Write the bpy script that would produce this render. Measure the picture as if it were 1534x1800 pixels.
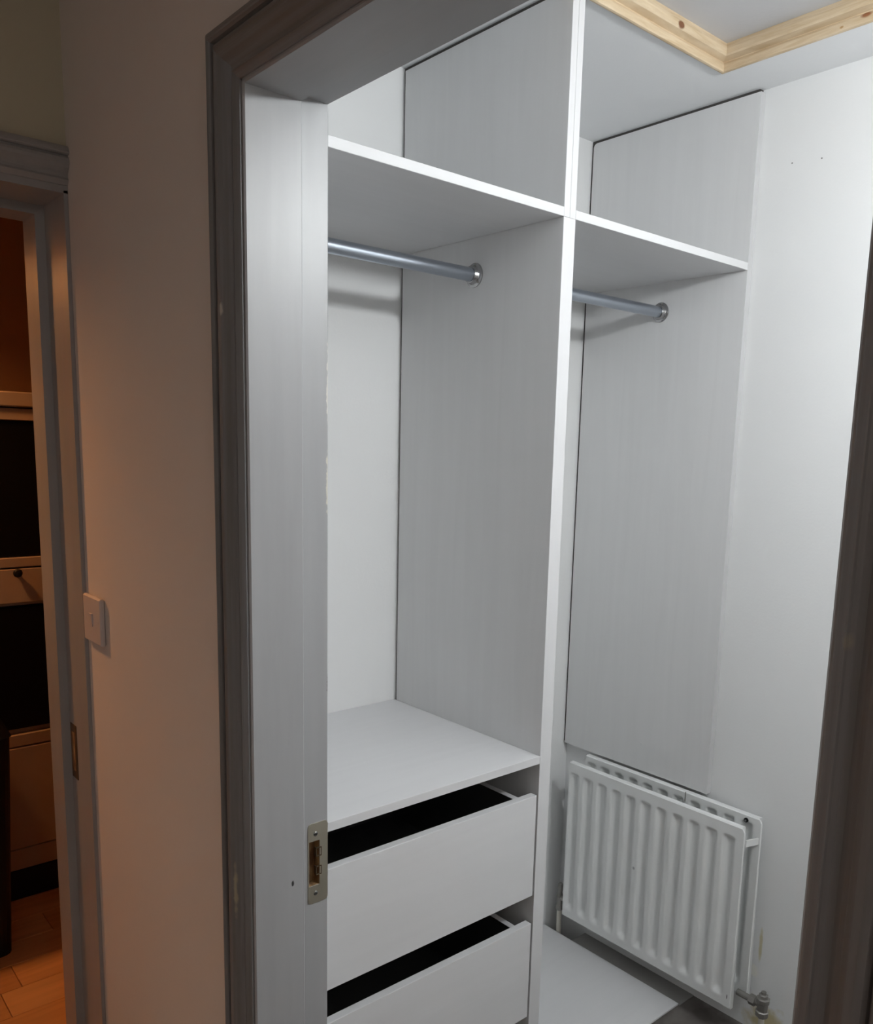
import bpy, bmesh, math, random
from mathutils import Vector, Matrix
random.seed(7)
for o in list(bpy.data.objects): bpy.data.objects.remove(o, do_unlink=True)
SC = bpy.context.scene
COL = SC.collection

# ------------------------------------------------------------------ camera
YAW, PITCH, ROLL = 0.8475, -0.1643, 0.0269
f_ = Vector((-math.sin(YAW)*math.cos(PITCH), math.cos(YAW)*math.cos(PITCH), math.sin(PITCH)))
r_ = Vector((math.cos(YAW), math.sin(YAW), 0))
u_ = r_.cross(f_)
r2 = math.cos(ROLL)*r_ + math.sin(ROLL)*u_
u2 = -math.sin(ROLL)*r_ + math.cos(ROLL)*u_
cam = bpy.data.cameras.new('camera'); camo = bpy.data.objects.new('camera', cam); COL.objects.link(camo)
M = Matrix((r2, u2, -f_)).transposed().to_4x4(); M.translation = Vector((1.0916, -0.5656, 1.5407))
camo.matrix_world = M
cam.sensor_fit = 'HORIZONTAL'; cam.sensor_width = 36.0
cam.lens = 36.0*1494.07/1534; cam.shift_x = -41.3/1534; cam.shift_y = 134.1/1534
cam.clip_start = 0.02
SC.camera = camo
# ------------------------------------------------------------------ world, exposure
w = bpy.data.worlds.new('world'); SC.world = w; w.use_nodes = True
w.node_tree.nodes['Background'].inputs[0].default_value = (0.02, 0.018, 0.016, 1)
w.node_tree.nodes['Background'].inputs[1].default_value = 0.2
SC.view_settings.view_transform = 'Standard'; SC.view_settings.look = 'None'
SC.view_settings.gamma = 1.0; SC.view_settings.use_curve_mapping = False
SC.view_settings.exposure = 0.0
BULB = (1.05, 0.74, 2.13); BULB_STRENGTH = 900.0
ROOM_LAMP = (-1.62, -0.46, 2.10); ROOM_LAMP_STRENGTH = 270.0
HALL_FILL = (1.9, -0.62, 2.25); HALL_FILL_STRENGTH = 32.0  # unseen fill lamp, added to brighten the hall

# ------------------------------------------------------------------ dimensions (metres)
H = 2.0            # door head
DW = 0.833         # door opening width
STOP, LIN = 0.088, 0.138
XW, XB = -0.109, -0.628          # wardrobe front and back
XWALL = -0.636
YD, TD = 0.740, 0.0347           # divider left face, thickness
YP = 1.417; YFAR = 1.437
YL = 0.150                       # left end panel (hidden behind the lining)
ZS, TB = 2.0107, 0.0175
ZK = 0.883
ZC = 2.412
XR = 1.90                        # closet right wall
XE = -0.715                      # hall end wall face
YH = -1.10                       # hall opposite wall

# ------------------------------------------------------------------ materials
def newmat(name, col, rough=0.5, metal=0.0, spec=0.5):
    m = bpy.data.materials.new(name); m.use_nodes = True
    b = m.node_tree.nodes['Principled BSDF']
    b.inputs['Base Color'].default_value = (*col, 1); b.inputs['Roughness'].default_value = rough
    b.inputs['Metallic'].default_value = metal; b.inputs['Specular IOR Level'].default_value = spec
    return m
def nodes(m): return m.node_tree.nodes, m.node_tree.links, m.node_tree.nodes['Principled BSDF']
def noisemix(m, c1, c2, scale=(1, 1, 1), nscale=5, detail=4, lo=0.35, hi=0.65, bump=0.0, rough=None, distort=0.0, bdist=0.002):
    N, L, b = nodes(m)
    tc = N.new('ShaderNodeTexCoord'); mp = N.new('ShaderNodeMapping'); mp.inputs['Scale'].default_value = scale
    nz = N.new('ShaderNodeTexNoise'); nz.inputs['Scale'].default_value = nscale; nz.inputs['Detail'].default_value = detail
    nz.inputs['Distortion'].default_value = distort
    cr = N.new('ShaderNodeValToRGB'); e = cr.color_ramp.elements
    e[0].position = lo; e[0].color = (*c1, 1); e[1].position = hi; e[1].color = (*c2, 1)
    L.new(tc.outputs['Object'], mp.inputs[0]); L.new(mp.outputs[0], nz.inputs['Vector'])
    L.new(nz.outputs['Fac'], cr.inputs[0]); L.new(cr.outputs[0], b.inputs['Base Color'])
    if bump:
        bp = N.new('ShaderNodeBump'); bp.inputs['Strength'].default_value = bump; bp.inputs['Distance'].default_value = bdist
        L.new(nz.outputs['Fac'], bp.inputs['Height']); L.new(bp.outputs[0], b.inputs['Normal'])
    return m, nz, cr
def plaster(name, col, var=0.04, rough=0.75):
    m = newmat(name, col, rough, 0, 0.25)
    c1 = tuple(max(0, x*(1-var)) for x in col); c2 = tuple(min(1, x*(1+var)) for x in col)
    noisemix(m, c1, c2, nscale=2.5, detail=3)
    N, L, b = nodes(m)
    nz = N.new('ShaderNodeTexNoise'); nz.inputs['Scale'].default_value = 160; nz.inputs['Detail'].default_value = 2
    tc = N.new('ShaderNodeTexCoord'); L.new(tc.outputs['Object'], nz.inputs['Vector'])
    bp = N.new('ShaderNodeBump'); bp.inputs['Strength'].default_value = 0.12; bp.inputs['Distance'].default_value = 0.002
    L.new(nz.outputs['Fac'], bp.inputs['Height']); L.new(bp.outputs[0], b.inputs['Normal'])
    return m
def spot_mask(N, L, centre, size, edge=0.25, noise=6.0, amount=0.5):
    """1 inside a ragged blob round a world point (stains, bare patches)"""
    geo = N.new('ShaderNodeNewGeometry')
    sub = N.new('ShaderNodeVectorMath'); sub.operation = 'SUBTRACT'; sub.inputs[1].default_value = centre
    div = N.new('ShaderNodeVectorMath'); div.operation = 'DIVIDE'; div.inputs[1].default_value = size
    ln = N.new('ShaderNodeVectorMath'); ln.operation = 'LENGTH'
    nz = N.new('ShaderNodeTexNoise'); nz.inputs['Scale'].default_value = noise; nz.inputs['Detail'].default_value = 5
    ma = N.new('ShaderNodeMath'); ma.operation = 'MULTIPLY_ADD'; ma.inputs[1].default_value = amount*2; ma.inputs[2].default_value = -amount
    ad = N.new('ShaderNodeMath'); ad.operation = 'ADD'
    mr = N.new('ShaderNodeMapRange'); mr.inputs['From Min'].default_value = 1.0; mr.inputs['From Max'].default_value = 1.0-edge
    L.new(geo.outputs['Position'], sub.inputs[0]); L.new(sub.outputs[0], div.inputs[0]); L.new(div.outputs[0], ln.inputs[0])
    L.new(geo.outputs['Position'], nz.inputs['Vector']); L.new(nz.outputs['Fac'], ma.inputs[0])
    L.new(ln.outputs['Value'], ad.inputs[0]); L.new(ma.outputs[0], ad.inputs[1]); L.new(ad.outputs[0], mr.inputs['Value'])
    return mr.outputs[0]
def add_spots(m, spots):
    N, L, b = nodes(m)
    src = b.inputs['Base Color'].links[0].from_socket if b.inputs['Base Color'].links else None
    for col, args in spots:
        mk = spot_mask(N, L, *args)
        mx = N.new('ShaderNodeMix'); mx.data_type = 'RGBA'
        L.new(mk, mx.inputs['Factor'])
        if src: L.new(src, mx.inputs[6])
        else: mx.inputs[6].default_value = b.inputs['Base Color'].default_value
        mx.inputs[7].default_value = (*col, 1); src = mx.outputs[2]
    L.new(src, b.inputs['Base Color'])
def grain(name, col, axis, var=0.05, rough=0.45):
    """pale wood-grain laminate, streaks along one axis"""
    m = newmat(name, col, rough, 0, 0.35)
    s = [17, 17, 17]; s['xyz'.index(axis)] = 1.1
    c1 = tuple(x*(1-var) for x in col); c2 = tuple(min(1, x*(1+var)) for x in col)
    noisemix(m, c1, c2, scale=s, nscale=1.6, detail=7, lo=0.25, hi=0.75, bump=0.0, distort=1.2)
    return m
MAT = {}
MAT['board_z'] = grain('grey white laminate upright', (0.70, 0.702, 0.705), 'z', 0.025)
MAT['board_y'] = grain('grey white laminate crosswise', (0.68, 0.68, 0.69), 'y', 0.02)
MAT['edge'] = grain('white edge banding', (0.67, 0.67, 0.68), 'z', 0.02)
MAT['edge_dimmed'] = grain('dimmed white edge banding', (0.54, 0.54, 0.545), 'z', 0.02)  # white banding greyed to tone down the strong light on it
MAT['edge_y'] = grain('white edge banding crosswise', (0.67, 0.67, 0.68), 'y', 0.02)
MAT['drawer_shade'] = newmat('painted drawer shade', (0.06, 0.06, 0.062), 0.7)  # board inside, coloured dark for the shade in the drawers
MAT['white_wall'] = plaster('white wall paint', (0.80, 0.805, 0.805), 0.012)
MAT['far_wall'] = plaster('white far wall paint', (0.80, 0.805, 0.805), 0.012)
add_spots(MAT['far_wall'], [((0.56, 0.49, 0.30), ((0.105, 1.437, 0.045), (0.075, 0.1, 0.055), 0.6, 40, 0.7)),
                            ((0.60, 0.55, 0.38), ((0.075, 1.437, 0.25), (0.006, 0.1, 0.06), 0.6, 40, 0.5)),
                            ((0.86, 0.85, 0.80), ((0.05, 1.437, 0.17), (0.03, 0.1, 0.025), 0.4, 50, 0.5))])
MAT['plaster'] = plaster('bare plaster', (0.50, 0.47, 0.43), 0.05)
MAT['ceiling'] = plaster('white ceiling paint', (0.84, 0.85, 0.86), 0.012)
MAT['hall_wall'] = plaster('cream hall paint', (0.76, 0.71, 0.67), 0.015)
MAT['end_wall'] = plaster('olive beige hall paint', (0.58, 0.555, 0.43), 0.02)
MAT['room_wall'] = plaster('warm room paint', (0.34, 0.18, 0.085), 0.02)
# grey gloss trim paint with brush marks
def trim_mat(name, col, rough, streak):
    m = newmat(name, col, rough, 0, 0.5)
    c1 = tuple(x*0.97 for x in col); c2 = tuple(x*1.03 for x in col)
    noisemix(m, c1, c2, scale=streak, nscale=2, detail=5, bump=0.10, bdist=0.0010)
    return m
MAT['trim_v'] = trim_mat('grey gloss paint upright', (0.355, 0.360, 0.368), 0.38, (22, 22, 2.2))
MAT['trim_h'] = trim_mat('grey gloss paint crosswise', (0.355, 0.360, 0.368), 0.38, (2.2, 22, 22))
add_spots(MAT['trim_v'], [((0.62, 0.60, 0.56), ((-0.012, 0.138, 1.62), (0.02, 0.004, 0.07), 0.3, 90, 1.0)),
                          ((0.62, 0.60, 0.52), ((-0.012, 0.138, 1.48), (0.02, 0.005, 0.05), 0.3, 90, 1.0)),
                          ((0.05, 0.04, 0.035), ((-0.012, 0.139, 1.17), (0.02, 0.004, 0.02), 0.3, 120, 1.0)),
                          ((0.03, 0.03, 0.03), ((0.0, 0.066, 0.86), (0.02, 0.0028, 0.005), 0.3, 300, 0.6))])
MAT['gap_shade'] = newmat('painted gap shade', (0.07, 0.066, 0.062), 0.95)  # near-black colour gives the panel gaps their shade
MAT['arch_v'] = newmat('worn grey undercoat shaded upright', (0.25, 0.25, 0.255), 0.5)  # worn streaks, on the jamb's grey darkened for the dim hall
noisemix(MAT['arch_v'], (0.178, 0.175, 0.176), (0.245, 0.255, 0.272), scale=(60, 60, 1.2), nscale=1.5, detail=5, lo=0.3, hi=0.68)
MAT['arch_h'] = newmat('worn grey undercoat shaded crosswise', (0.25, 0.25, 0.255), 0.5)  # crosswise copy, the hall's dimness again put into the base colour
noisemix(MAT['arch_h'], (0.20, 0.175, 0.16), (0.27, 0.27, 0.275), scale=(1.2, 60, 60), nscale=1.5, detail=5, lo=0.3, hi=0.68)
add_spots(MAT['arch_v'], [((0.50, 0.49, 0.47), ((-0.042, -0.02, 1.72), (0.004, 0.03, 0.010), 0.5, 120, 0.5)),
                          ((0.42, 0.38, 0.28), ((-0.036, -0.02, 0.86), (0.0035, 0.03, 0.05), 0.6, 60, 0.8)),
                          ((0.30, 0.29, 0.26), ((0.849, -0.006, 1.42), (0.004, 0.03, 0.007), 0.6, 120, 0.5))])
MAT['pine'] = newmat('raw pine', (0.64, 0.50, 0.33), 0.6)
noisemix(MAT['pine'], (0.56, 0.42, 0.26), (0.70, 0.57, 0.40), scale=(6, 6, 60), nscale=2.0, detail=6, lo=0.3, hi=0.7, bump=0.06, distort=0.8)
add_spots(MAT['pine'], [((0.20, 0.085, 0.04), ((-0.104, 1.075, 2.440), (0.03, 0.013, 0.0085), 0.35, 40, 0.2)),
                        ((0.30, 0.12, 0.05), ((0.205, 1.26, 2.420), (0.014, 0.03, 0.006), 0.5, 40, 0.3)),
                        ((0.42, 0.25, 0.11), ((0.155, 1.26, 2.412), (0.005, 0.03, 0.003), 0.5, 40, 0.3))])
MAT['hatch_lid'] = plaster('pale grey hatch board', (0.60, 0.60, 0.61), 0.03)
MAT['chrome'] = newmat('chrome', (0.42, 0.42, 0.425), 0.22, 1.0)
MAT['rail'] = newmat('bright steel rail', (0.44, 0.48, 0.54), 0.30, 1.0)
MAT['bronze'] = newmat('dark bronze', (0.12, 0.085, 0.05), 0.5, 0.6)
MAT['brass'] = newmat('satin nickel', (0.72, 0.68, 0.57), 0.36, 1.0)
MAT['wood_raw'] = newmat('raw mortise wood', (0.40, 0.24, 0.11), 0.8)
noisemix(MAT['wood_raw'], (0.14, 0.07, 0.03), (0.46, 0.29, 0.13), scale=(1, 1, 0.5), nscale=60, detail=5)
MAT['rad'] = newmat('white radiator enamel', (0.78, 0.79, 0.785), 0.35)
noisemix(MAT['rad'], (0.76, 0.77, 0.765), (0.80, 0.81, 0.805), nscale=9, detail=4)
add_spots(MAT['rad'], [((0.05, 0.05, 0.05), ((0.0465, 1.335, 0.128), (0.0014, 0.05, 0.008), 0.3, 200, 0.4)),
                       ((0.35, 0.35, 0.35), ((-0.275, 1.335, 0.36), (0.005, 0.05, 0.006), 0.6, 150, 0.4))])
MAT['valve'] = newmat('dull grey valve metal', (0.34, 0.33, 0.31), 0.45, 0.85)
MAT['pipe'] = newmat('cream painted pipe', (0.66, 0.63, 0.56), 0.5)
MAT['black'] = newmat('black plastic', (0.008, 0.008, 0.008), 0.5, 0, 0.2)
MAT['glass_black'] = newmat('black oven glass', (0.004, 0.004, 0.0045), 0.3, 0, 0.15)
MAT['floor_grey'] = newmat('grey bare floor', (0.16, 0.15, 0.145), 0.85)
noisemix(MAT['floor_grey'], (0.07, 0.06, 0.055), (0.15, 0.135, 0.125), nscale=14, detail=8, bump=0.3)
MAT['lino'] = newmat('grey lino strip', (0.30, 0.29, 0.28), 0.7)
MAT['void'] = newmat('dark subfloor', (0.02, 0.018, 0.016), 0.95)
MAT['hall_floor'] = newmat('hall floor', (0.42, 0.33, 0.26), 0.5)
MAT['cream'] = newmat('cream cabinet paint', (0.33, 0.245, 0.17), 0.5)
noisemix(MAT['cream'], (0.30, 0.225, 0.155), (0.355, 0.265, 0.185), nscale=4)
MAT['switch'] = newmat('white switch plastic', (0.64, 0.59, 0.58), 0.4)
MAT['hole'] = newmat('bare plaster screw hole', (0.20, 0.20, 0.20), 0.9)
planks = []
for i, cc in enumerate([(0.66, 0.34, 0.135), (0.61, 0.31, 0.12), (0.56, 0.275, 0.105), (0.70, 0.38, 0.16)]):
    m = newmat('oak plank %s' % 'abcd'[i], cc, 0.4)
    noisemix(m, tuple(x*0.9 for x in cc), tuple(min(1, x*1.08) for x in cc), scale=(22, 1.6, 22), nscale=1.6, detail=7, distort=0.7, bump=0.05)
    planks.append(m)
def emit(name, col, strength):
    m = bpy.data.materials.new(name); m.use_nodes = True; N = m.node_tree.nodes; L = m.node_tree.links
    N.remove(N['Principled BSDF']); e = N.new('ShaderNodeEmission')
    e.inputs[0].default_value = (*col, 1); e.inputs[1].default_value = strength
    L.new(e.outputs[0], N['Material Output'].inputs[0]); return m

# ------------------------------------------------------------------ helpers
def wloc(o):
    v = Vector((0, 0, 0))
    while o is not None: v += o.location; o = o.parent
    return v
def obj(name, bm, mats, parent=None, smooth=False, origin=None):
    """link a bmesh given in world coordinates as one mesh object"""
    if not isinstance(mats, (list, tuple)): mats = [mats]
    off = wloc(parent) if parent else (Vector(origin) if origin else Vector((0, 0, 0)))
    bmesh.ops.translate(bm, verts=bm.verts, vec=-off)
    bmesh.ops.recalc_face_normals(bm, faces=bm.faces)
    me = bpy.data.meshes.new(name); bm.to_mesh(me); bm.free()
    for m in mats: me.materials.append(m)
    if smooth:
        for p in me.polygons: p.use_smooth = True
        me.set_sharp_from_angle(angle=math.radians(40)) if hasattr(me, 'set_sharp_from_angle') else None
    o = bpy.data.objects.new(name, me); COL.objects.link(o)
    if parent: o.parent = parent
    elif origin: o.location = Vector(origin)
    return o
def empty(name, loc):
    o = bpy.data.objects.new(name, None); COL.objects.link(o); o.location = loc; o.empty_display_size = 0.1; return o
def tag(o, label=None, cat=None, group=None, kind=None):
    if label: o['label'] = label
    if cat: o['category'] = cat
    if group: o['group'] = group
    if kind: o['kind'] = kind
    return o
def struct(name, bm, mats, parent=None, label=None):
    o = obj(name, bm, mats, parent)
    if parent is None: o['kind'] = 'structure'
    if label: o['label'] = label
    return o
def addbox(bm, lo, hi, mi=0, bevel=0.0):
    x0, y0, z0 = lo; x1, y1, z1 = hi
    vs = [bm.verts.new(p) for p in ((x0,y0,z0),(x1,y0,z0),(x1,y1,z0),(x0,y1,z0),(x0,y0,z1),(x1,y0,z1),(x1,y1,z1),(x0,y1,z1))]
    fs = [bm.faces.new([vs[i] for i in q]) for q in ((3,2,1,0),(4,5,6,7),(0,1,5,4),(1,2,6,5),(2,3,7,6),(3,0,4,7))]
    for f in fs: f.material_index = mi
    if bevel:
        es = list({e for f in fs for e in f.edges})
        bmesh.ops.bevel(bm, geom=es, offset=bevel, segments=1, affect='EDGES', profile=0.5)
    return fs
def box(lo, hi, bevel=0.0):
    bm = bmesh.new(); addbox(bm, lo, hi, 0, bevel); return bm
def edged(bm, axis=0, sign=1, mi=1):
    """give every face that looks along +axis the edge-banding slot"""
    bmesh.ops.recalc_face_normals(bm, faces=bm.faces)
    for f in bm.faces:
        f.normal_update()
        if f.normal[axis]*sign > 0.6: f.material_index = mi
    return bm
def prism(pts, axis, a, b):
    """polygon (2-D points in the two other axes, in xyz order) extruded along axis from a to b"""
    bm = bmesh.new()
    def P(p, t):
        q = list(p); q.insert(axis, t); return q
    A = [bm.verts.new(P(p, a)) for p in pts]; B = [bm.verts.new(P(p, b)) for p in pts]
    bm.faces.new(A); bm.faces.new(list(reversed(B)))
    n = len(pts)
    for i in range(n): bm.faces.new((A[i], A[(i+1) % n], B[(i+1) % n], B[i]))
    return bm
def addcyl(bm, p0, p1, r0, r1=None, n=20, caps=True, mi=0):
    if r1 is None: r1 = r0
    p0 = Vector(p0); p1 = Vector(p1); d = (p1-p0).normalized()
    a = Vector((0, 0, 1)) if abs(d.z) < 0.9 else Vector((1, 0, 0))
    u = d.cross(a).normalized(); v = d.cross(u)
    ring = lambda p, r: [bm.verts.new(p + r*(math.cos(t*2*math.pi/n)*u + math.sin(t*2*math.pi/n)*v)) for t in range(n)]
    A = ring(p0, r0); B = ring(p1, r1); fs = []
    for i in range(n): fs.append(bm.faces.new((A[i], A[(i+1) % n], B[(i+1) % n], B[i])))
    if caps: fs.append(bm.faces.new(A)); fs.append(bm.faces.new(list(reversed(B))))
    for f in fs: f.material_index = mi
    return fs
def lathe(bm, p0, d, prof, n=28, mi=0):
    """profile [(along, radius)] turned round the axis p0+d"""
    p0 = Vector(p0); d = Vector(d).normalized()
    a = Vector((0, 0, 1)) if abs(d.z) < 0.9 else Vector((1, 0, 0))
    u = d.cross(a).normalized(); v = d.cross(u); rings = []
    for s, r in prof:
        r = max(r, 1e-5)
        rings.append([bm.verts.new(p0 + s*d + r*(math.cos(t*2*math.pi/n)*u + math.sin(t*2*math.pi/n)*v)) for t in range(n)])
    for A, B in zip(rings, rings[1:]):
        for i in range(n):
            f = bm.faces.new((A[i], A[(i+1) % n], B[(i+1) % n], B[i])); f.material_index = mi
    for R in (rings[0], rings[-1]):
        f = bm.faces.new(R); f.material_index = mi
def cut(o, bm):
    """boolean difference with a world-space bmesh"""
    me = bpy.data.meshes.new('cutter'); bmesh.ops.recalc_face_normals(bm, faces=bm.faces); bm.to_mesh(me); bm.free()
    c = bpy.data.objects.new('cutter', me); COL.objects.link(c)
    for m in o.data.materials: me.materials.append(m)
    md = o.modifiers.new('cut', 'BOOLEAN'); md.operation = 'DIFFERENCE'; md.object = c; md.solver = 'EXACT'
    bpy.context.view_layer.update()
    dg = bpy.context.evaluated_depsgraph_get()
    new = bpy.data.meshes.new_from_object(o.evaluated_get(dg))
    o.modifiers.clear(); o.data = new
    bpy.data.objects.remove(c, do_unlink=True)

# ================================================================== SETTING
# --- closet floor with a cut-out where the pipe rises
FT = 0.0
bm = bmesh.new()
hx0, hx1, hy0, hy1 = XWALL, -0.520, 1.3665, YFAR
addbox(bm, (XWALL, 0.0, FT-0.05), (XR, hy0, FT)); addbox(bm, (hx1, hy0, FT-0.05), (XR, YFAR, FT))
addbox(bm, (hx1, hy0, FT-.001), (-0.112, YFAR, FT+.0015), 2)
addbox(bm, (XWALL, hy0, FT-0.09), (hx1, YFAR, FT-0.085), 1)
struct('floor', bm, [MAT['floor_grey'], MAT['void'], MAT['lino']], label='bare dark grey closet floor with a hole by the pipe')
struct('floor', box((XE-0.10, YH, -0.05), (2.6, 0.0, 0.0)), MAT['hall_floor'], label='hall floor outside the closet')
# --- ceilings
HX0, HX1, HY0, HY1 = -0.116, 0.46, 0.62, 1.263
bm = bmesh.new()
for lo, hi in (((XWALL-.1, 0.0, ZC), (HX0-.012, YFAR+.1, ZC+.03)), ((HX1+.012, 0.0, ZC), (XR+.1, YFAR+.1, ZC+.03)),
               ((HX0-.012, 0.0, ZC), (HX1+.012, HY0-.012, ZC+.03)), ((HX0-.012, HY1+.012, ZC), (HX1+.012, YFAR+.1, ZC+.03))):
    addbox(bm, lo, hi)
struct('ceiling', bm, MAT['ceiling'], label='white closet ceiling around the loft hatch')
struct('ceiling', box((XE-0.1, YH-.1, ZC), (2.7, 0.0, ZC+.03)), MAT['hall_wall'], label='hall ceiling')
# --- closet walls
struct('wall_left', box((XWALL-.08, LIN, -0.1), (XWALL, YFAR, ZC)), MAT['white_wall'], label='white wall behind the wardrobe')
wf = struct('wall_far', box((XWALL-.08, YFAR, -0.1), (XR, YFAR+.1, ZC)), MAT['far_wall'], label='white far wall carrying the radiator')
for x, z in ((-0.025, 2.228), (0.048, 2.223)):
    b2 = bmesh.new(); addcyl(b2, (x, YFAR-.0006, z), (x, YFAR+.004, z), 0.0017, n=10); obj('screw_hole', b2, MAT['hole'], wf)
struct('wall_right', box((XR, 0.0, -0.05), (XR+.1, YFAR, ZC)), MAT['plaster'], label='bare plaster closet wall beyond the doorway')
# --- hall wall with the doorway (hall face cream, closet face white)
bm = bmesh.new(); g = 0.032
for lo, hi in (((XE, 0.0, 0), (-g, LIN-.004, ZC)), ((DW+g, 0.0, 0), (2.6, LIN-.004, ZC)), ((-g, 0.0, H+g), (DW+g, LIN-.004, ZC))):
    addbox(bm, lo, hi)
edged(bm, 1, 1, 1)
struct('wall_hall', bm, [MAT['hall_wall'], MAT['white_wall']], label='cream hall wall with the closet doorway')
struct('wall_opposite', box((XE-.1, YH-.1, 0), (2.6, YH, ZC)), MAT['hall_wall'], label='hall wall facing the closet doorway')
struct('wall_hall_right', box((2.6, YH-.1, 0), (2.7, 0.14, ZC)), MAT['hall_wall'], label='far right end of the hall')
# end wall of the hall with the second doorway
Y2 = -0.80
bm = bmesh.new()
addbox(bm, (XE-.215, Y2, 2.03), (XE, 0.0, ZC)); addbox(bm, (XE-.215, YH, 0), (XE, Y2, ZC))
struct('wall_hall_end', bm, MAT['end_wall'], label='olive beige wall above the orange-lit doorway')
# --- the lit room beyond
RX0, RX1, RY0, RY1 = -2.46, XE-.215, -2.0, 0.95
fl = struct('floor', box((RX0, RY0, -0.05), (XE, RY1, -0.012)), MAT['void'], label='oak plank floor of the orange-lit room')
pw = 0.124; ix = 0; x = XE-0.011-pw*0
xs = [-1.474 + pw*k for k in range(-8, 6)]
for i, x0 in enumerate(xs):
    x0c, x1c = max(x0, RX0), min(x0+pw, XE-0.02)
    if x1c-x0c < 0.02: continue
    cuts = [RY0, -1.3+((i*0.37) % 0.6), (-0.024 if i == 8 else -0.35+((i*0.53) % 0.9)), RY1]
    for j in range(3):
        bm = box((x0c+.0008, cuts[j]+.0008, -0.012), (x1c-.0008, cuts[j+1]-.0008, 0.0), 0.0012)
        obj('plank', bm, planks[(i*3+j*2+(i//2)) % 4], fl)
struct('ceiling', box((RX0, RY0, 2.40), (RX1, RY1, 2.43)), MAT['room_wall'], label='ceiling of the orange-lit room')
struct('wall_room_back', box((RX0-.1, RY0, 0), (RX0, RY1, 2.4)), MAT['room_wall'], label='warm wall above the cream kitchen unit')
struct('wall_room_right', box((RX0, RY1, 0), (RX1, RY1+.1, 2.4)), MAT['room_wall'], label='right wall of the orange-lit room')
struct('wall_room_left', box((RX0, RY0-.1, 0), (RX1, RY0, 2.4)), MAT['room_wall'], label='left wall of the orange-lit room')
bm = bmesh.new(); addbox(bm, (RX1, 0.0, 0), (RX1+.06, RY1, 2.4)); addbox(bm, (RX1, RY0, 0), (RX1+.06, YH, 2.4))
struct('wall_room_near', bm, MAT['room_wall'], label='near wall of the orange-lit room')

# ================================================================== DOOR 1 (closet doorway lining, architrave, keep)
d1 = empty('door_1', (DW/2, 0.0, 0.0)); tag(d1, 'grey painted doorway lining and moulded architrave of the closet', kind='structure')
RB = 0.012; TL = 0.030
def lining(pts): return pts
def jamb_plan(x, s):
    # s=+1: left jamb whose face looks to +x
    b = 0.0022
    return [(x-s*TL, 0.0), (x-s*b, 0.0), (x, b), (x, STOP-b), (x-s*b, STOP), (x-s*(RB-.001), STOP+.0005), (x-s*RB, STOP+.002),
            (x-s*RB, LIN-b), (x-s*(RB+b), LIN), (x-s*TL, LIN)]
bmj = prism(jamb_plan(0.0, 1), 2, 0.0, H+RB+.001)
jl = obj('jamb', bmj, [MAT['trim_v'], MAT['wood_raw']], d1)
mort = box((-RB-.0165, 0.1012, 0.8365), (-RB+.02, 0.1212, 0.9125))
for f in mort.faces: f.material_index = 1
cut(jl, mort)
jr = obj('jamb', prism([(p[0], p[1]) for p in jamb_plan(DW, -1)], 2, 0.0, H+RB+.001), MAT['trim_v'], d1)
hp = [(y, z) for (xx, y) in [(0, 0)] for z in [0]]
b = 0.0022
head_prof = [(0.0, H+TL), (0.0, H+b), (b, H), (STOP-b, H), (STOP, H+b), (STOP+.0005, H+RB-.001), (STOP+.002, H+RB), (LIN-b, H+RB), (LIN, H+RB+b), (LIN, H+TL)]
obj('head', prism(head_prof, 0, -TL, DW+TL), MAT['trim_h'], d1)
# architrave profile: (u outward from the opening, depth towards the hall)
REV = 0.005; AW = 0.072
AP = [(0.0, 0.0), (0.0, 0.0026), (0.0015, 0.0038), (0.0090, 0.0088), (0.0102, 0.0084), (0.0112, 0.0066), (0.0145, 0.0040), (0.0200, 0.0040), (0.0250, 0.0075), (0.0310, 0.0130),
      (0.0370, 0.0164), (0.0430, 0.0172), (0.0485, 0.0160), (0.0512, 0.0135), (0.0522, 0.0105), (0.0545, 0.0105), (0.0550, 0.0165),
      (0.0570, 0.0200), (0.0590, 0.0206), (0.0640, 0.0185), (0.0690, 0.0155), (0.0715, 0.0130), (0.0720, 0.0110), (0.0720, 0.0)]
def arch_leg(x, s, z1, yb=0.0):
    """mitred leg on the plane y=yb; s=-1 runs outward to -x"""
    bm = bmesh.new()
    A = [bm.verts.new((x+s*u, yb-d, 0.0)) for u, d in AP]
    B = [bm.verts.new((x+s*u, yb-d, z1+u)) for u, d in AP]
    n = len(AP)
    for i in range(n): bm.faces.new((A[i], A[(i+1) % n], B[(i+1) % n], B[i]))
    bm.faces.new(A); bm.faces.new(list(reversed(B)))
    return bm
def arch_head(xa, xb, z, yb=0.0):
    bm = bmesh.new()
    A = [bm.verts.new((xa-u, yb-d, z+u)) for u, d in AP]; B = [bm.verts.new((xb+u, yb-d, z+u)) for u, d in AP]
    n = len(AP)
    for i in range(n): bm.faces.new((A[i], A[(i+1) % n], B[(i+1) % n], B[i]))
    bm.faces.new(A); bm.faces.new(list(reversed(B)))
    return bm
obj('architrave_leg', arch_leg(-REV, -1, H+REV), MAT['arch_v'], d1)
obj('architrave_leg', arch_leg(DW+REV, 1, H+REV), MAT['arch_v'], d1)
obj('architrave_head', arch_head(-REV, DW+REV, H+REV), MAT['arch_h'], d1)
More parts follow.
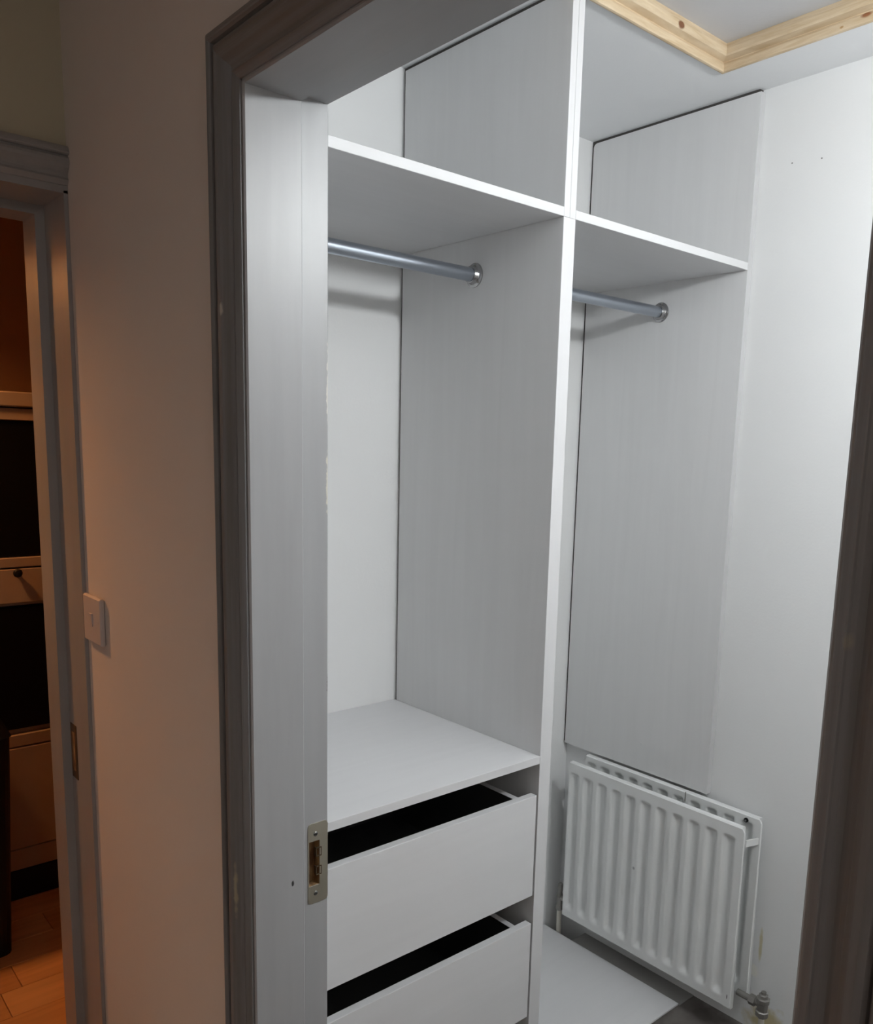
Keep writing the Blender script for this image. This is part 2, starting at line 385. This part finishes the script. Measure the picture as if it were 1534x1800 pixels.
# strike plate in the rebate
def plate_bm(x, y0, y1, z0, z1, hy0, hy1, hz0, hz1, t, r):
    """flat plate in the yz plane with a rounded outline and a rectangular opening"""
    bm = bmesh.new()
    out = []
    for cy, cz, a0 in ((y1-r, z1-r, 0), (y0+r, z1-r, 90), (y0+r, z0+r, 180), (y1-r, z0+r, 270)):
        for k in range(5):
            a = math.radians(a0+k*22.5); out.append((cy+r*math.cos(a), cz+r*math.sin(a)))
    inn = []
    q = [(hy1, hz1), (hy0, hz1), (hy0, hz0), (hy1, hz0)]
    idx = 0
    for c in range(4): inn += [q[c]]*5
    for xx in (x, x+t):
        O = [bm.verts.new((xx, *p)) for p in out]; I = [bm.verts.new((xx, *p)) for p in q]
        for i in range(20):
            j = (i+1) % 20; a, b_ = i//5, j//5
            if a == b_: bm.faces.new((O[i], O[j], I[a]))
            else: bm.faces.new((O[i], O[j], I[b_], I[a]))
        if xx == x: O0, I0 = O, I
    for i in range(20): bm.faces.new((O0[i], O0[(i+1) % 20], O[(i+1) % 20], O[i]))
    for i in range(4): bm.faces.new((I0[i], I0[(i+1) % 4], I[(i+1) % 4], I[i]))
    return bm
sp = obj('strike_plate', plate_bm(-RB-.0002, 0.100, 0.1365, 0.806, 0.943, 0.1018, 0.1215, 0.836, 0.913, 0.0016, 0.006), MAT['brass'], d1)
sp['label'] = 'satin nickel strike plate set in the grey jamb'
for z in (0.925, 0.823):
    bm = bmesh.new(); lathe(bm, (-RB+.0012, 0.1135, z), (1, 0, 0), [(0, .0040), (0.0008, .0038), (0.0013, .0022), (0.0013, 0)], 14)
    addbox(bm, (-RB+.0022, 0.1105, z-.0006), (-RB+.0029, 0.1165, z+.0006), 1)
    obj('screw', bm, [MAT['chrome'], MAT['black']], sp)
for zc in (0.893, 0.861):
    bm = bmesh.new()
    addbox(bm, (-RB-.0055, 0.1150, zc-.007), (-RB+.0010, 0.1165, zc+.007)); addbox(bm, (-RB-.0002, 0.1150, zc-.0078), (-RB+.0017, 0.1248, zc-.0060))
    addbox(bm, (-RB-.0002, 0.1150, zc+.0060), (-RB+.0017, 0.1248, zc+.0078)); addbox(bm, (-RB+.0008, 0.1236, zc-.006), (-RB+.0017, 0.1248, zc+.006))
    obj('adjuster_tab', bm, MAT['bronze'], sp)

# ================================================================== DOOR 2 (doorway at the end of the hall)
d2 = empty('door_2', (XE-.1, -0.40, 0.0)); tag(d2, 'grey painted doorway to the orange-lit room', kind='structure')
def jamb2(y, s):
    # face looks to -y*s ; stop is at the room side
    return [(XE, y+s*.03), (XE, y), (XE-.128, y), (XE-.130, y-s*.018), (XE-.215, y-s*.018), (XE-.215, y+s*.03)]
obj('jamb', prism([(p[0], min(p[1], -0.0003)) for p in jamb2(-0.008, 1)], 2, 0.0, 2.005), MAT['trim_v'], d2)
obj('jamb', prism(jamb2(Y2+.008, -1), 2, 0.0, 2.005), MAT['trim_v'], d2)
obj('head', prism([(XE, 2.03), (XE, 2.0), (XE-.128, 2.0), (XE-.130, 1.982), (XE-.215, 1.982), (XE-.215, 2.03)], 1, Y2, -0.0003), MAT['trim_h'], d2)
bm = bmesh.new()   # moulded architrave across the head, on the plane x = XE
A = [bm.verts.new((XE+d, Y2-.06, 2.014+u*0.95)) for u, d in AP]; B = [bm.verts.new((XE+d, -0.0004, 2.014+u*0.95)) for u, d in AP]
for i in range(len(AP)): bm.faces.new((A[i], A[(i+1) % len(AP)], B[(i+1) % len(AP)], B[i]))
bm.faces.new(A); bm.faces.new(list(reversed(B)))
obj('architrave_head', bm, MAT['trim_h'], d2)
bm = box((XE-.121, -0.0095, 0.79), (XE-.083, -0.0078, 0.915), 0.0005)
addbox(bm, (XE-.112, -0.0100, 0.808), (XE-.094, -0.0094, 0.897), 1)
obj('strike_plate', bm, [MAT['bronze'], MAT['wood_raw']], d2)

# ================================================================== WARDROBE
wd = empty('fitted_wardrobe', ((XW+XB)/2, (YL+YP)/2, 0.0))
tag(wd, 'unfinished open fitted wardrobe of pale grey-white boards with shelves, rails and drawers', 'wardrobe')
BZ = [MAT['board_z'], MAT['edge']]; BY = [MAT['board_y'], MAT['edge_y']]
e = 0.0006
# divider: two boards back to back
ztop = 2.4035
zsplit = ZS-TB
obj('divider_board', edged(box((XB, YD, 0.0), (XW, YD+TD, zsplit-.0003), e)), BZ, wd)
obj('divider_board', edged(box((XB, YD, zsplit), (XW, YD+TD/2-.0004, ztop), e)), BZ, wd)
obj('divider_board', edged(box((XB, YD+TD/2+.0004, zsplit), (XW-.0003, YD+TD, ztop), e)), BZ, wd)
# right end panel on the far wall, rounded rear top corner, stops above the radiator
zb = 0.6194; rr = 0.012
pts = [(XB, zb), (XW, zb), (XW, ztop)] + [(XB+rr-rr*math.sin(math.radians(a)), ztop-rr+rr*math.cos(math.radians(a))) for a in (0, 22, 45, 68, 90)]
obj('end_panel', edged(prism(pts, 1, YP, YFAR-.001)), [MAT['board_z'], MAT['edge_dimmed']], wd)
obj('end_panel', edged(box((XB, YL, 0.0), (XW, YL+.018, ztop), e)), BZ, wd)
yl = YL+.018
# recessed dark strips added to paint shade into the gaps behind and above boards
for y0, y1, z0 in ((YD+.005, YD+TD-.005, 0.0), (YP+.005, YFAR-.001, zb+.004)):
    obj('shade_strip', box((XWALL, y0, z0), (XB, y1, ZC-.0005)), MAT['gap_shade'], wd)
    obj('shade_strip', box((XB, y0, ztop), (XW-.006, y1, ZC-.0005)), MAT['gap_shade'], wd)
for y0, y1 in ((yl, YD), (YD+TD, YP)):
    obj('shelf', edged(box((XWALL+.001, y0, ZS-TB), (XW, y1, ZS), e)), BY, wd)
obj('drawer_top', edged(box((XWALL+.001, yl, ZK-TB), (XW, YD, ZK), e)), BY, wd)
obj('base_board', edged(box((XWALL+.004, YD+TD, 0.0005), (XW-.006, 1.366, 0.006), e)), BY, wd)
obj('base_board', edged(box((XWALL+.004, yl, 0.0005), (XW-.02, YD, 0.018), e)), BY, wd)
obj('back_board', box((XWALL+.0015, yl, 0.02), (XB+.005, YD-.0005, ZK-TB-.0005)), MAT['drawer_shade'], wd)  # dark colour stands in for the shade inside
# drawers, pulled slightly open fronts set between the sides
for z0, z1 in ((0.558, 0.7945), (0.259, 0.4905)):
    bm = bmesh.new(); ya, yb2 = yl+.030, YD-.026; xb = XB+.03; zt = z1-.012
    for lo, hi in (((xb, ya, z0+.02), (XW-.018, ya+.014, zt)), ((xb, yb2-.014, z0+.02), (XW-.018, yb2, zt))):
        addbox(bm, lo, hi, 0)
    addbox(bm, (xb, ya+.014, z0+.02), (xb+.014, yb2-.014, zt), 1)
    addbox(bm, (xb+.014, ya+.014, z0+.033), (XW-.018, ya+.0145, zt-.001), 1); addbox(bm, (xb+.014, yb2-.0145, z0+.033), (XW-.018, yb2-.014, zt-.001), 1)  # thin sheets added to paint the shade on the drawer sides
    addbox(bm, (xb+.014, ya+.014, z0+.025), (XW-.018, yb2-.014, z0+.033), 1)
    dr = obj('drawer', bm, [MAT['board_y'], MAT['drawer_shade']], wd)
    obj('drawer_front', edged(box((XW-.018, yl+.005, z0), (XW, YD-.0055, z1), e), 2, 1), BY, dr)
    bm = bmesh.new(); addbox(bm, (xb, yb2+.001, z0+.06), (XW-.03, YD-.0005, z0+.095))
    obj('runner', bm, MAT['valve'], dr)
# hanging rails
def rail(y0, y1, xx, zz):
    bm = bmesh.new(); addcyl(bm, (xx, y0+.001, zz), (xx, y1-.001, zz), 0.0145, n=28, caps=True)
    r = obj('hanging_rail', bm, MAT['rail'], wd, smooth=True)
    for y, s in ((y0, 1), (y1, -1)):
        bm = bmesh.new()
        lathe(bm, (xx, y, zz), (0, s, 0), [(0, .0255), (.0015, .0262), (.0035, .0258), (.0048, .0240), (.0055, .0205), (.0080, .0188), (.0150, .0182), (.0162, .0172), (.0165, .0150)], 36)
        for k in range(3):
            a = math.radians(75+120*k)
            p = Vector((xx+.0222*math.cos(a), y+s*.0040, zz+.0222*math.sin(a)))
            lathe(bm, p, (0, s, 0), [(0, .0030), (.0014, .0028), (.0018, .0012), (.0018, 0)], 10, 1)
        fo = obj('rail_flange', bm, [MAT['chrome'], MAT['valve']], r, smooth=True)
rail(yl, YD, -0.365, 1.914); rail(YD+TD, YP, -0.361, 1.916)
# filler screws on the end panel
bm = bmesh.new(); lathe(bm, (-0.335, YP, 0.70), (0, -1, 0), [(0, .004), (.0008, .0035), (.0012, 0)], 12); obj('screw_cap', bm, MAT['edge'], wd)

# ================================================================== LOFT HATCH
lh = empty('loft_hatch', ((HX0+HX1)/2, (HY0+HY1)/2, ZC)); tag(lh, 'loft hatch in the ceiling edged with raw pine moulding', 'hatch')
obj('hatch_lid', box((HX0-.01, HY0-.01, ZC+.047), (HX1+.01, HY1+.01, ZC+.060)), MAT['hatch_lid'], lh)
# ogee lining: (offset inward, z) from lower outer lip up to the lid
HP = [(-0.014, -0.0005), (-0.014, -0.004), (-0.010, -0.0070), (-0.006, -0.0075), (-0.0025, -0.0065), (-0.0015, -0.003), (-0.0015, 0.008), (-0.003, 0.0115), (-0.006, 0.0135), (-0.006, 0.0155),
      (0.0095, 0.0200), (0.0125, 0.0235), (0.0125, 0.034), (0.0105, 0.0405), (0.0090, 0.0468), (-0.0120, 0.0468), (-0.0120, -0.0005)]
def hatch_side(a, b, na):
    """a, b: corners (x,y); na: inward normal; mitred along the diagonal"""
    a = Vector((*a, 0)); b_ = Vector((*b, 0)); d = (b_-a).normalized(); n_ = Vector((*na, 0))
    bm = bmesh.new()
    A = [bm.verts.new(a + n_*o + d*o + Vector((0, 0, ZC+z))) for o, z in HP]
    B = [bm.verts.new(b_ + n_*o - d*o + Vector((0, 0, ZC+z))) for o, z in HP]
    n = len(HP)
    for i in range(n): bm.faces.new((A[i], A[(i+1) % n], B[(i+1) % n], B[i]))
    bm.faces.new(A); bm.faces.new(list(reversed(B)))
    return bm
for a, b_, n_ in (((HX0, HY0), (HX0, HY1), (1, 0)), ((HX0, HY1), (HX1, HY1), (0, -1)), ((HX1, HY1), (HX1, HY0), (-1, 0)), ((HX1, HY0), (HX0, HY0), (0, 1))):
    obj('moulding', hatch_side(a, b_, n_), MAT['pine'], lh)

# ================================================================== RADIATOR
rd = empty('radiator', (-0.24, 1.37, 0.0)); tag(rd, 'white double panel radiator with pressed vertical flutes on the far wall', 'radiator')
RX = (-0.536, 0.058); RZ = (0.096, 0.603); GC = [-0.511+0.0526*i for i in range(11)]
def sstep(a, b_, x):
    t = min(1, max(0, (x-a)/(b_-a))); return t*t*(3-2*t)
def rad_panel(yf, x0, x1, z0, z1, thick, depth=0.011, ztop_off=0.030):
    xs = [x0, x0+.002]; 
    for c in GC:
        c2 = c+(x0-RX[0])
        for t in (-0.0225, -0.0185, -0.0145, -0.0105, -0.006, 0.0, 0.006, 0.0105, 0.0145, 0.0185, 0.0225): xs.append(c2+t)
    xs = sorted(set([round(v, 5) for v in xs if x0 <= v <= x1-.004] + [x1-.002, x1]))
    zs = [z0, z0+.003, z0+.012] + [z0+.020+.0045*k for k in range(8)] + [z0+.06+(z1-z0-.12)*k/10 for k in range(11)] + [z1-.056+.0045*k for k in range(9)] + [z1-.012, z1-.003, z1]
    zs += [z1-ztop_off-.002*k for k in range(0, 9)]; zs = sorted(set(round(v, 5) for v in zs))
    bm = bmesh.new(); grid = []
    for z in zs:
        row = []
        for x in xs:
            d = 0.0
            for c in GC:
                c2 = c+(x0-RX[0]); wx = 1-sstep(0.006, 0.0190, abs(x-c2))
                if wx > 0:
                    wz = sstep(z0+.024, z0+.046, z)*(1-sstep(z1-ztop_off-.014, z1-ztop_off, z)); d = max(d, depth*wx*wz)
            if z in (zs[0], zs[-1]) or x in (xs[0], xs[-1]): d += 0.003
            xx = x
            if z > z1-.010: xx = min(x, x1-.010+(z1-z)); xx = max(xx, x0+.004-(z1-z)*.4) if x < x0+.004 else xx
            row.append(bm.verts.new((xx, yf+d, z)))
        grid.append(row)
    for j in range(len(zs)-1):
        for i in range(len(xs)-1): bm.faces.new((grid[j][i], grid[j][i+1], grid[j+1][i+1], grid[j+1][i]))
    bc = [bm.verts.new(p) for p in ((x0, yf+thick, z0), (x1, yf+thick, z0), (x1-.008, yf+thick, z1), (x0+.003, yf+thick, z1))]
    bm.faces.new(list(reversed(bc)))
    bm.faces.new([r for r in grid[0]] + [bc[1], bc[0]]); bm.faces.new(list(reversed(grid[-1])) + [bc[3], bc[2]])
    bm.faces.new([r[0] for r in reversed(grid)] + [bc[0], bc[3]]); bm.faces.new([r[-1] for r in grid] + [bc[2], bc[1]])
    return bm
obj('front_panel', rad_panel(1.3350, RX[0], RX[1], RZ[0], RZ[1], 0.015), MAT['rad'], rd, smooth=True)
obj('rear_panel', rad_panel(1.3990, -0.526, 0.068, RZ[0]+.012, RZ[1]+.010, 0.015, 0.011, 0.017), MAT['rad'], rd, smooth=True)
for zc in (0.553, 0.150):
    if zc > .3: obj('connecting_bar', prism([(1.338, zc+.020), (1.338, zc+.002), (1.412, zc-.012), (1.412, zc+.006)], 0, 0.0585, 0.0625), MAT['rad'], rd)
    obj('connecting_bar', box((-0.532, 1.345, zc-.010), (-0.512, 1.404, zc+.010), 0.002), MAT['rad'], rd)
bm = bmesh.new(); addcyl(bm, (-0.163, 1.3982, 0.613), (-0.163, 1.3982, 0.585), 0.0012, n=8); obj('seam', bm, MAT['valve'], rd)
bm = bmesh.new(); lathe(bm, (0.024, 1.3985, 0.598), (0, -1, 0), [(0, .0062), (.003, .0060), (.0032, .0035)], 18); lathe(bm, (0.024, 1.3955, 0.598), (0, -1, 0), [(0, .0032), (.002, .0030), (.0024, 0)], 14, 1)
obj('bleed_valve', bm, [MAT['black'], MAT['chrome']], rd)
for x in (-0.36, -0.10):
    bm = bmesh.new(); addbox(bm, (x-.02, 1.4145, 0.16), (x+.02, 1.4360, 0.165)); addbox(bm, (x-.02, 1.4310, 0.16), (x+.02, 1.4364, 0.56)); addbox(bm, (x-.02, 1.4145, 0.55), (x+.02, 1.4360, 0.555))
    obj('wall_bracket', bm, MAT['rad'], rd)
# right lockshield valve
bm = bmesh.new(); vx, vy = 0.128, 1.372
addcyl(bm, (0.055, vy, 0.132), (0.098, vy, 0.132), 0.0085, n=14); addcyl(bm, (0.092, vy, 0.132), (0.108, vy, 0.132), 0.0140, n=6)
addcyl(bm, (0.106, vy, 0.132), (vx, vy, 0.132), 0.009, n=14)
lathe(bm, (vx, vy, 0.100), (0, 0, 1), [(0, .0140), (.005, .0170), (.016, .0170), (.018, .0140), (.030, .0145), (.038, .0150), (.042, .0175), (.052, .0175), (.054, .0125), (.062, .0120), (.064, .0075), (.070, .0070)], 8)
vr = obj('lockshield_valve', bm, MAT['valve'], rd, smooth=False)
bm = bmesh.new(); addcyl(bm, (vx, vy, 0.0), (vx, vy, 0.102), 0.0078, n=14); obj('pipe', bm, MAT['pipe'], rd, smooth=True)
# left valve
bm = bmesh.new(); vx, vy = -0.581, 1.376
lathe(bm, (vx, vy, 0.078), (0, 0, 1), [(0, .0095), (.004, .0120), (.012, .0125), (.018, .0100), (.034, .0105), (.046, .0110), (.052, .0090), (.062, .0070), (.070, .0085), (.088, .0085), (.092, .0050)], 12)
addcyl(bm, (vx, vy, 0.122), (-0.530, vy, 0.122), 0.0080, n=14)
obj('valve', bm, MAT['valve'], rd)
bm = bmesh.new(); addcyl(bm, (vx, vy+.002, -0.085), (vx, vy, 0.080), 0.0080, n=14); obj('pipe', bm, MAT['pipe'], rd, smooth=True)

# ================================================================== LIGHT SWITCH
ls = empty('light_switch', (-0.655, -0.0005, 1.13)); tag(ls, 'square white light switch on the cream hall wall', 'light switch')
obj('face_plate', box((-0.706, -0.0105, 1.130), (-0.605, -0.0003, 1.226), 0.003), MAT['switch'], ls)
bm = prism([(-0.0120, 1.165), (-0.0103, 1.165), (-0.0103, 1.191), (-0.0140, 1.191)], 0, -0.664, -0.650); obj('rocker', bm, MAT['switch'], ls)
for x in (-0.692, -0.619):
    bm = bmesh.new(); lathe(bm, (x, -0.0103, 1.178), (0, -1, 0), [(0, .0028), (.001, .0026), (.0014, 0)], 10); obj('screw', bm, MAT['switch'], ls)

# ================================================================== ROOM BEYOND: kitchen unit and bin
KX = -1.85; KY0, KY1 = -0.55, 0.62
ku = empty('kitchen_unit', ((KX-2.45)/2, 0.03, 0.0)); tag(ku, 'cream tall kitchen unit with black built-in appliances seen through the left doorway', 'kitchen unit')
bm = bmesh.new(); t = .02
for lo, hi in (((-2.45, KY0, .10), (KX-.02, KY0+t, 1.66)), ((-2.45, KY1-t, .10), (KX-.02, KY1, 1.66)), ((-2.45, KY0+t, .10), (-2.43, KY1-t, 1.66)),
               ((-2.43, KY0+t, .10), (KX-.02, KY1-t, .12)), ((-2.43, KY0+t, .568), (KX-.02, KY1-t, .588)), ((-2.43, KY0+t, 1.0), (KX-.02, KY1-t, 1.02)), ((-2.43, KY0+t, 1.15), (KX-.02, KY1-t, 1.17))):
    addbox(bm, lo, hi)
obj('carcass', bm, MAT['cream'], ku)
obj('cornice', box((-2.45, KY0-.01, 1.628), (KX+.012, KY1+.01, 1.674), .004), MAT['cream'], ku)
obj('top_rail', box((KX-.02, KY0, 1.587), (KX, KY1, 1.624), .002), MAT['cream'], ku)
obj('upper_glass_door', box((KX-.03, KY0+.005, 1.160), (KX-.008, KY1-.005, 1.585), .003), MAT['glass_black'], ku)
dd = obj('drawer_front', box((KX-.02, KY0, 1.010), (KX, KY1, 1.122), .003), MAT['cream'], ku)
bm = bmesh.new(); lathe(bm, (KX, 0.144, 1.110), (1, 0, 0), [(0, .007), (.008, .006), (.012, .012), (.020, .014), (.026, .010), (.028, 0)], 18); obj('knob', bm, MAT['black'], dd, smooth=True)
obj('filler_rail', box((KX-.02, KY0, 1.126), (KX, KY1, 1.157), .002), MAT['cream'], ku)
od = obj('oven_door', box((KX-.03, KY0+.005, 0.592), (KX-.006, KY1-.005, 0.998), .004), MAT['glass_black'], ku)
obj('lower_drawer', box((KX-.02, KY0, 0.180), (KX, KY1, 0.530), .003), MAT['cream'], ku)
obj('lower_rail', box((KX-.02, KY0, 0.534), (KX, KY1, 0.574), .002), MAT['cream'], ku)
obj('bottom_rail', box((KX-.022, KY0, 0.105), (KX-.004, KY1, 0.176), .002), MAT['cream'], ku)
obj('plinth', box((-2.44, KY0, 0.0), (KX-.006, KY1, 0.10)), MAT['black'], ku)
wb = empty('waste_bin', (-1.66, -0.125, 0.0)); tag(wb, 'tall black waste bin in front of the cream kitchen unit', 'bin')
def taper(x, y, z0, z1, a0, a1, rr, n=5):
    bm = bmesh.new(); rings = []
    for z, a in ((z0, a0), (z1, a1)):
        ring = []
        for cx, cy, s in ((1, 1, 0), (-1, 1, 90), (-1, -1, 180), (1, -1, 270)):
            for k in range(n):
                an = math.radians(s+90*k/(n-1)); ring.append(bm.verts.new((x+cx*(a-rr)+rr*math.cos(an), y+cy*(a-rr)+rr*math.sin(an), z)))
        rings.append(ring)
    m = len(rings[0])
    for i in range(m): bm.faces.new((rings[0][i], rings[0][(i+1) % m], rings[1][(i+1) % m], rings[1][i]))
    bm.faces.new(rings[0]); bm.faces.new(list(reversed(rings[1])))
    return bm
obj('bin_body', taper(-1.66, -0.125, 0.0, 0.68, 0.125, 0.150, 0.03), MAT['black'], wb)
obj('bin_lid', taper(-1.66, -0.125, 0.682, 0.76, 0.154, 0.120, 0.03), MAT['black'], wb)

# ================================================================== LAMPS
def pendant(name, pos, zc, rad, col, strength, label, shade=False, stick=0.0):
    t = empty(name, (pos[0], pos[1], zc)); tag(t, label, 'lamp')
    bm = bmesh.new(); lathe(bm, (pos[0], pos[1], zc), (0, 0, -1), [(0, .045), (.012, .043), (.022, .020), (.024, .004)], 24); obj('ceiling_rose', bm, MAT['switch'], t, smooth=True)
    bm = bmesh.new(); addcyl(bm, (pos[0], pos[1], zc-.02), (pos[0], pos[1], pos[2]+rad+.045+stick/2), .003, n=8); obj('cord', bm, MAT['switch'], t)
    bm = bmesh.new(); lathe(bm, (pos[0], pos[1], pos[2]+rad+.05+stick/2), (0, 0, -1), [(0, .008), (.008, .016), (.046, .017), (.050, .014)], 18); obj('bulb_holder', bm, MAT['switch'], t, smooth=True)
    bm = bmesh.new(); bmesh.ops.create_icosphere(bm, subdivisions=3, radius=rad)
    for v in bm.verts:
        if stick: v.co.z += math.copysign(stick/2, v.co.z) if abs(v.co.z) > 1e-4 else 0
    bmesh.ops.translate(bm, verts=bm.verts, vec=pos)
    if shade:
        b3 = bmesh.new(); p = Vector((pos[0], pos[1], pos[2]+rad+.03)); rings = []
        for z, r in ((0.0, .03), (-.02, .06), (-.17, .15), (-.17, .147), (-.023, .057), (-.003, .027)):
            rings.append([b3.verts.new(p+Vector((r*math.cos(k*math.pi/14), r*math.sin(k*math.pi/14), z))) for k in range(28)])
        for A_, B_ in zip(rings, rings[1:]+rings[:1]):
            for k in range(28): b3.faces.new((A_[k], A_[(k+1) % 28], B_[(k+1) % 28], B_[k]))
        obj('lamp_shade', b3, MAT['cream'], t, smooth=True)
    obj('bulb', bm, emit(name+' glow', col, strength), t, smooth=True)
pendant('pendant_lamp', BULB, ZC, 0.020, (0.95, 0.985, 1.0), BULB_STRENGTH, 'bare white stick bulb hanging from the closet ceiling', False, 0.05)
pendant('pendant_lamp', ROOM_LAMP, 2.40, 0.06, (1.0, 0.45, 0.16), ROOM_LAMP_STRENGTH, 'orange bulb in a cream shade hanging in the room beyond the hall', True)
pendant('pendant_lamp', HALL_FILL, ZC, 0.06, (1.0, 0.90, 0.82), HALL_FILL_STRENGTH, 'added unseen fill bulb brightening the hall')  # pendant added to lift the hall wall
